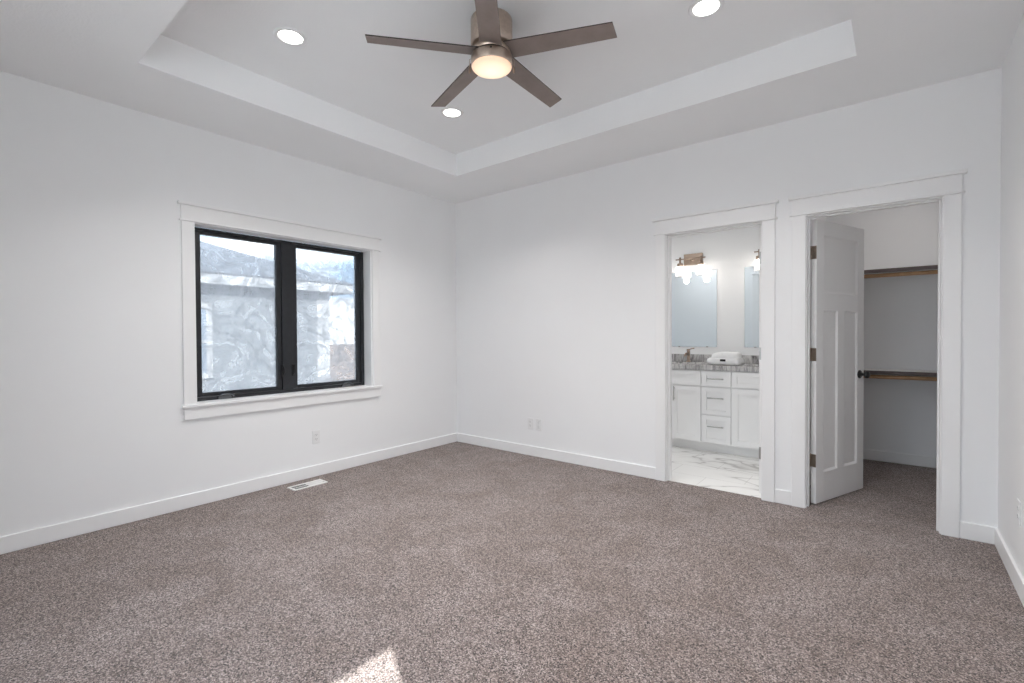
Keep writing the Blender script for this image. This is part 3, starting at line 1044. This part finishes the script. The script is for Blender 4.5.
# vanity lights
def vanity_light(x, label):
    o = empty('vanity_light', (x, BACK, 2.10), 0, label=label, cat='wall light', group='two-lamp vanity lights above the mirrors')
    MB().box(-.107, .107, -.022, -.0005, -.068, .064).build('back_plate', M_BRONZE, o, .003)
    m = MB(); m.tube([(-.168, -.115, -.006), (.168, -.115, -.006)], .0075, 12)
    m.tube([(0, -.02, -.006), (0, -.115, -.006)], .010, 12)
    m.lathe([(0, 0), (.024, 0), (.024, .01), (0, .012)], 20, mtx=Matrix.Translation((0, -.022, -.006)) @ Matrix.Rotation(R(90), 4, 'X'))
    m.build('arm_bar', M_BRONZE, o)
    for sx in (-.117, .117):
        m = MB()
        m.tube([(sx, -.115, .018), (sx, -.115, -.058)], .011, 14)
        m.lathe([(0, -.05), (.030, -.052), (.034, -.060), (.034, -.086), (0, -.086)], 24, mtx=Matrix.Translation((sx, -.115, 0)))
        k = m.build('lamp_socket', M_BRONZE, o)
        m = MB()
        m.lathe([(.036, -.088), (.047, -.098), (.050, -.120), (.050, -.205), (.047, -.205), (.047, -.122), (.044, -.102), (.034, -.092)], 28,
                mtx=Matrix.Translation((sx, -.115, 0)))
        m.build('lamp_shade', M_SHADE, k)
        m = MB()
        m.lathe([(0, -.086), (.013, -.088), (.014, -.105), (.026, -.130), (.030, -.150), (.026, -.170), (.014, -.182), (0, -.185)], 20,
                mtx=Matrix.Translation((sx, -.115, 0)))
        m.build('bulb', M_BULB, k)
        d = bpy.data.lights.new('vanity_bulb_light', 'POINT')
        d.energy = VAN_W; d.shadow_soft_size = .034; d.color = (1, .93, .86)
        q = bpy.data.objects.new('vanity_bulb_light', d); COL.objects.link(q)
        q.location = (x + sx, BACK - .115, 2.10 - .235)
vanity_light(2.108, 'bronze vanity light with lit glass shades above the left mirror')
vanity_light(2.945, 'bronze vanity light half hidden by the bathroom doorway')

# ceiling lights added to brighten the bathroom and the closet (out of sight)
def added_ceiling_light(x, y, label, group, watts, color):
    o = empty('recessed_light', (x, y, H), 0, label=label, cat='ceiling light', group=group)
    m = MB(); m.lathe([(.064, -.001), (.066, -.006), (.084, -.006), (.088, -.003), (.089, 0)], 40)
    m.build('trim_ring', M_PLASTIC, o)
    m = MB(); m.lathe([(0, -.0025), (.0645, -.0025), (.0645, -.0005), (0, -.0005)], 40)
    m.build('lens', M_LENS, o)
    lamp('recessed_light_beam', (x, y, H - .009), watts, .125, color, spread=150)
added_ceiling_light(1.9, .62, 'added round recessed light in the bathroom ceiling, out of sight', 'added lights in the bathroom', BATH_W, (1, .98, .96))
added_ceiling_light(3.95, 1.20, 'added round recessed light in the closet ceiling, out of sight', 'added lights in the closet', CLOSET_W, (1, .93, .90))

# ------------------------------------------------------------------ closet shelves and rods
def closet_shelf(z, label):
    o = empty('closet_shelf', (3.915, YC, z), 0, label=label, cat='shelf', group='closet shelves')
    hw = .503
    MB().box(-hw, hw, -.312, -.001, -.018, 0).build('shelf_board', M_SHELF, o, .001)
    MB().box(-hw, hw, -.326, -.3125, -.033, .001).build('shelf_edge', M_EDGE, o, .0015)
    c = MB(); c.box(-hw, hw, -.018, -.001, -.036, -.0185)
    c.build('shelf_cleat', M_SHELF, o, .001)
def closet_rod(z, label):
    o = empty('closet_rod', (3.915, YC - .292, z), 0, label=label, cat='closet rod', group='wooden closet rods')
    m = MB(); m.tube([(-.484, 0, 0), (.484, 0, 0)], .0175, 20)
    m.build('rod', M_WOOD, o)
    for s in (-1, 1):
        m = MB()
        m.lathe([(0, 0), (.0225, 0), (.0225, .004), (.021, .006), (.021, .020), (.0185, .020), (.0185, .008), (0, .008)], 24,
                mtx=Matrix.Translation((s * .4865, 0, 0)) @ Matrix.Rotation(R(-90) * s, 4, 'Y'))
        m.build('rod_socket', M_BLACK, o)
closet_shelf(1.803, 'white closet shelf with a dark front edge, the upper one')
closet_shelf(.884, 'white closet shelf with a dark front edge, the lower one')
closet_rod(1.748, 'wooden hanging rod under the upper closet shelf')
closet_rod(.829, 'wooden hanging rod under the lower closet shelf')

# ------------------------------------------------------------------ outside: the neighbouring house and the field
g = MB()
n = 64
g.add([(-3 + 95 * math.cos(2 * math.pi * i / n), 95 * math.sin(2 * math.pi * i / n), -.5) for i in range(n)]
      + [(-3 + 95 * math.cos(2 * math.pi * i / n), 95 * math.sin(2 * math.pi * i / n), -.7) for i in range(n)],
      [tuple(range(n)), tuple(reversed(range(n, 2 * n)))] + [(i, (i + 1) % n, n + (i + 1) % n, n + i) for i in range(n)])
struct(g.build('ground', M_DIRT), 'dry brown field outside the window', 'ground')

g = MB()
g.box(XR + TE + .02, 13, -13, 2.4, -.6, -.06); g.box(-3, XR + TE + .02, -13, YF - TE - .02, -.6, -.06)  # added unseen slab, bounces sunlight up to the ceiling
struct(g.build('ground_added_patio', pmat('pale_concrete', (.62, .61, .59), .9, scale=3, var=.06, bump=.3, bscale=60)), 'pale concrete patio added behind the viewer to bounce daylight', 'patio')

HX, HY = -5.75, 1.737
EX, EY, EZ = -5.55, 2.239, 2.388
X2, Y2 = -15.0, -9.0
ho = empty('house', (HX, HY, -.5), 0, label='neighbouring grey-sided house with a hip roof seen through the window', cat='house')
def hpart(mb, name, mat, parent=ho, bev=0):
    mb.v = [(x - HX, y - HY, z + .5) for x, y, z in mb.v]
    return mb.build(name, mat, parent, bev)
hpart(MB().box(X2, HX, Y2, HY, -.5, 2.25), 'siding_wall', M_SIDING)
m = MB(); ox2, oy2 = X2 - .2, Y2 - .5
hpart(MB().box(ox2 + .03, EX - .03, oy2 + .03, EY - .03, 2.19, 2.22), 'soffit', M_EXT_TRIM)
m = MB()
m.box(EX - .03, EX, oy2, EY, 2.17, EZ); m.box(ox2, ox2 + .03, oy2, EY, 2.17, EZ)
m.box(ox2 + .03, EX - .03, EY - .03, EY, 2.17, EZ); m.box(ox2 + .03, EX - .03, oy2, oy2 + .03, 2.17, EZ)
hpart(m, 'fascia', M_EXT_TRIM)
half = (EX - ox2) / 2
rise = .404 * half
xm = (EX + ox2) / 2
e0 = EZ - .015
x0_, x1_, y0_, y1_ = ox2 - .02, EX + .03, oy2 - .02, EY + .03
m = MB()
m.add([(x0_, y0_, e0), (x1_, y0_, e0), (x1_, y1_, e0), (x0_, y1_, e0), (xm, y0_ + half, e0 + rise), (xm, y1_ - half, e0 + rise)],
      [(0, 1, 4), (1, 2, 5, 4), (2, 3, 5), (3, 0, 4, 5), (3, 2, 1, 0)])
hpart(m, 'hip_roof', M_SHINGLE)
m = MB(); m.box(HX, HX + .025, 1.475, HY + .025, -.4, 2.19); m.box(HX - .12, HX, HY, HY + .025, -.4, 2.19)
hpart(m, 'corner_board', M_EXT_TRIM)
m = MB()
a0, a1, zb, zt, w = -1.60, -.541, .47, 1.838, .10
m.box(HX, HX + .03, a0, a0 + w, zb, zt); m.box(HX, HX + .03, a1 - w, a1, zb, zt)
m.box(HX, HX + .03, a0 + w, a1 - w, zb, zb + w); m.box(HX, HX + .03, a0 + w, a1 - w, zt - w, zt)
m.box(HX, HX + .025, a0 + w, a1 - w, 1.11, 1.17)
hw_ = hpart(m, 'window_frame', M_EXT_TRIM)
hpart(MB().box(HX, HX + .01, a0 + w, a1 - w, zb + w, zt - w), 'window_pane', M_BLUEPANE, hw_)
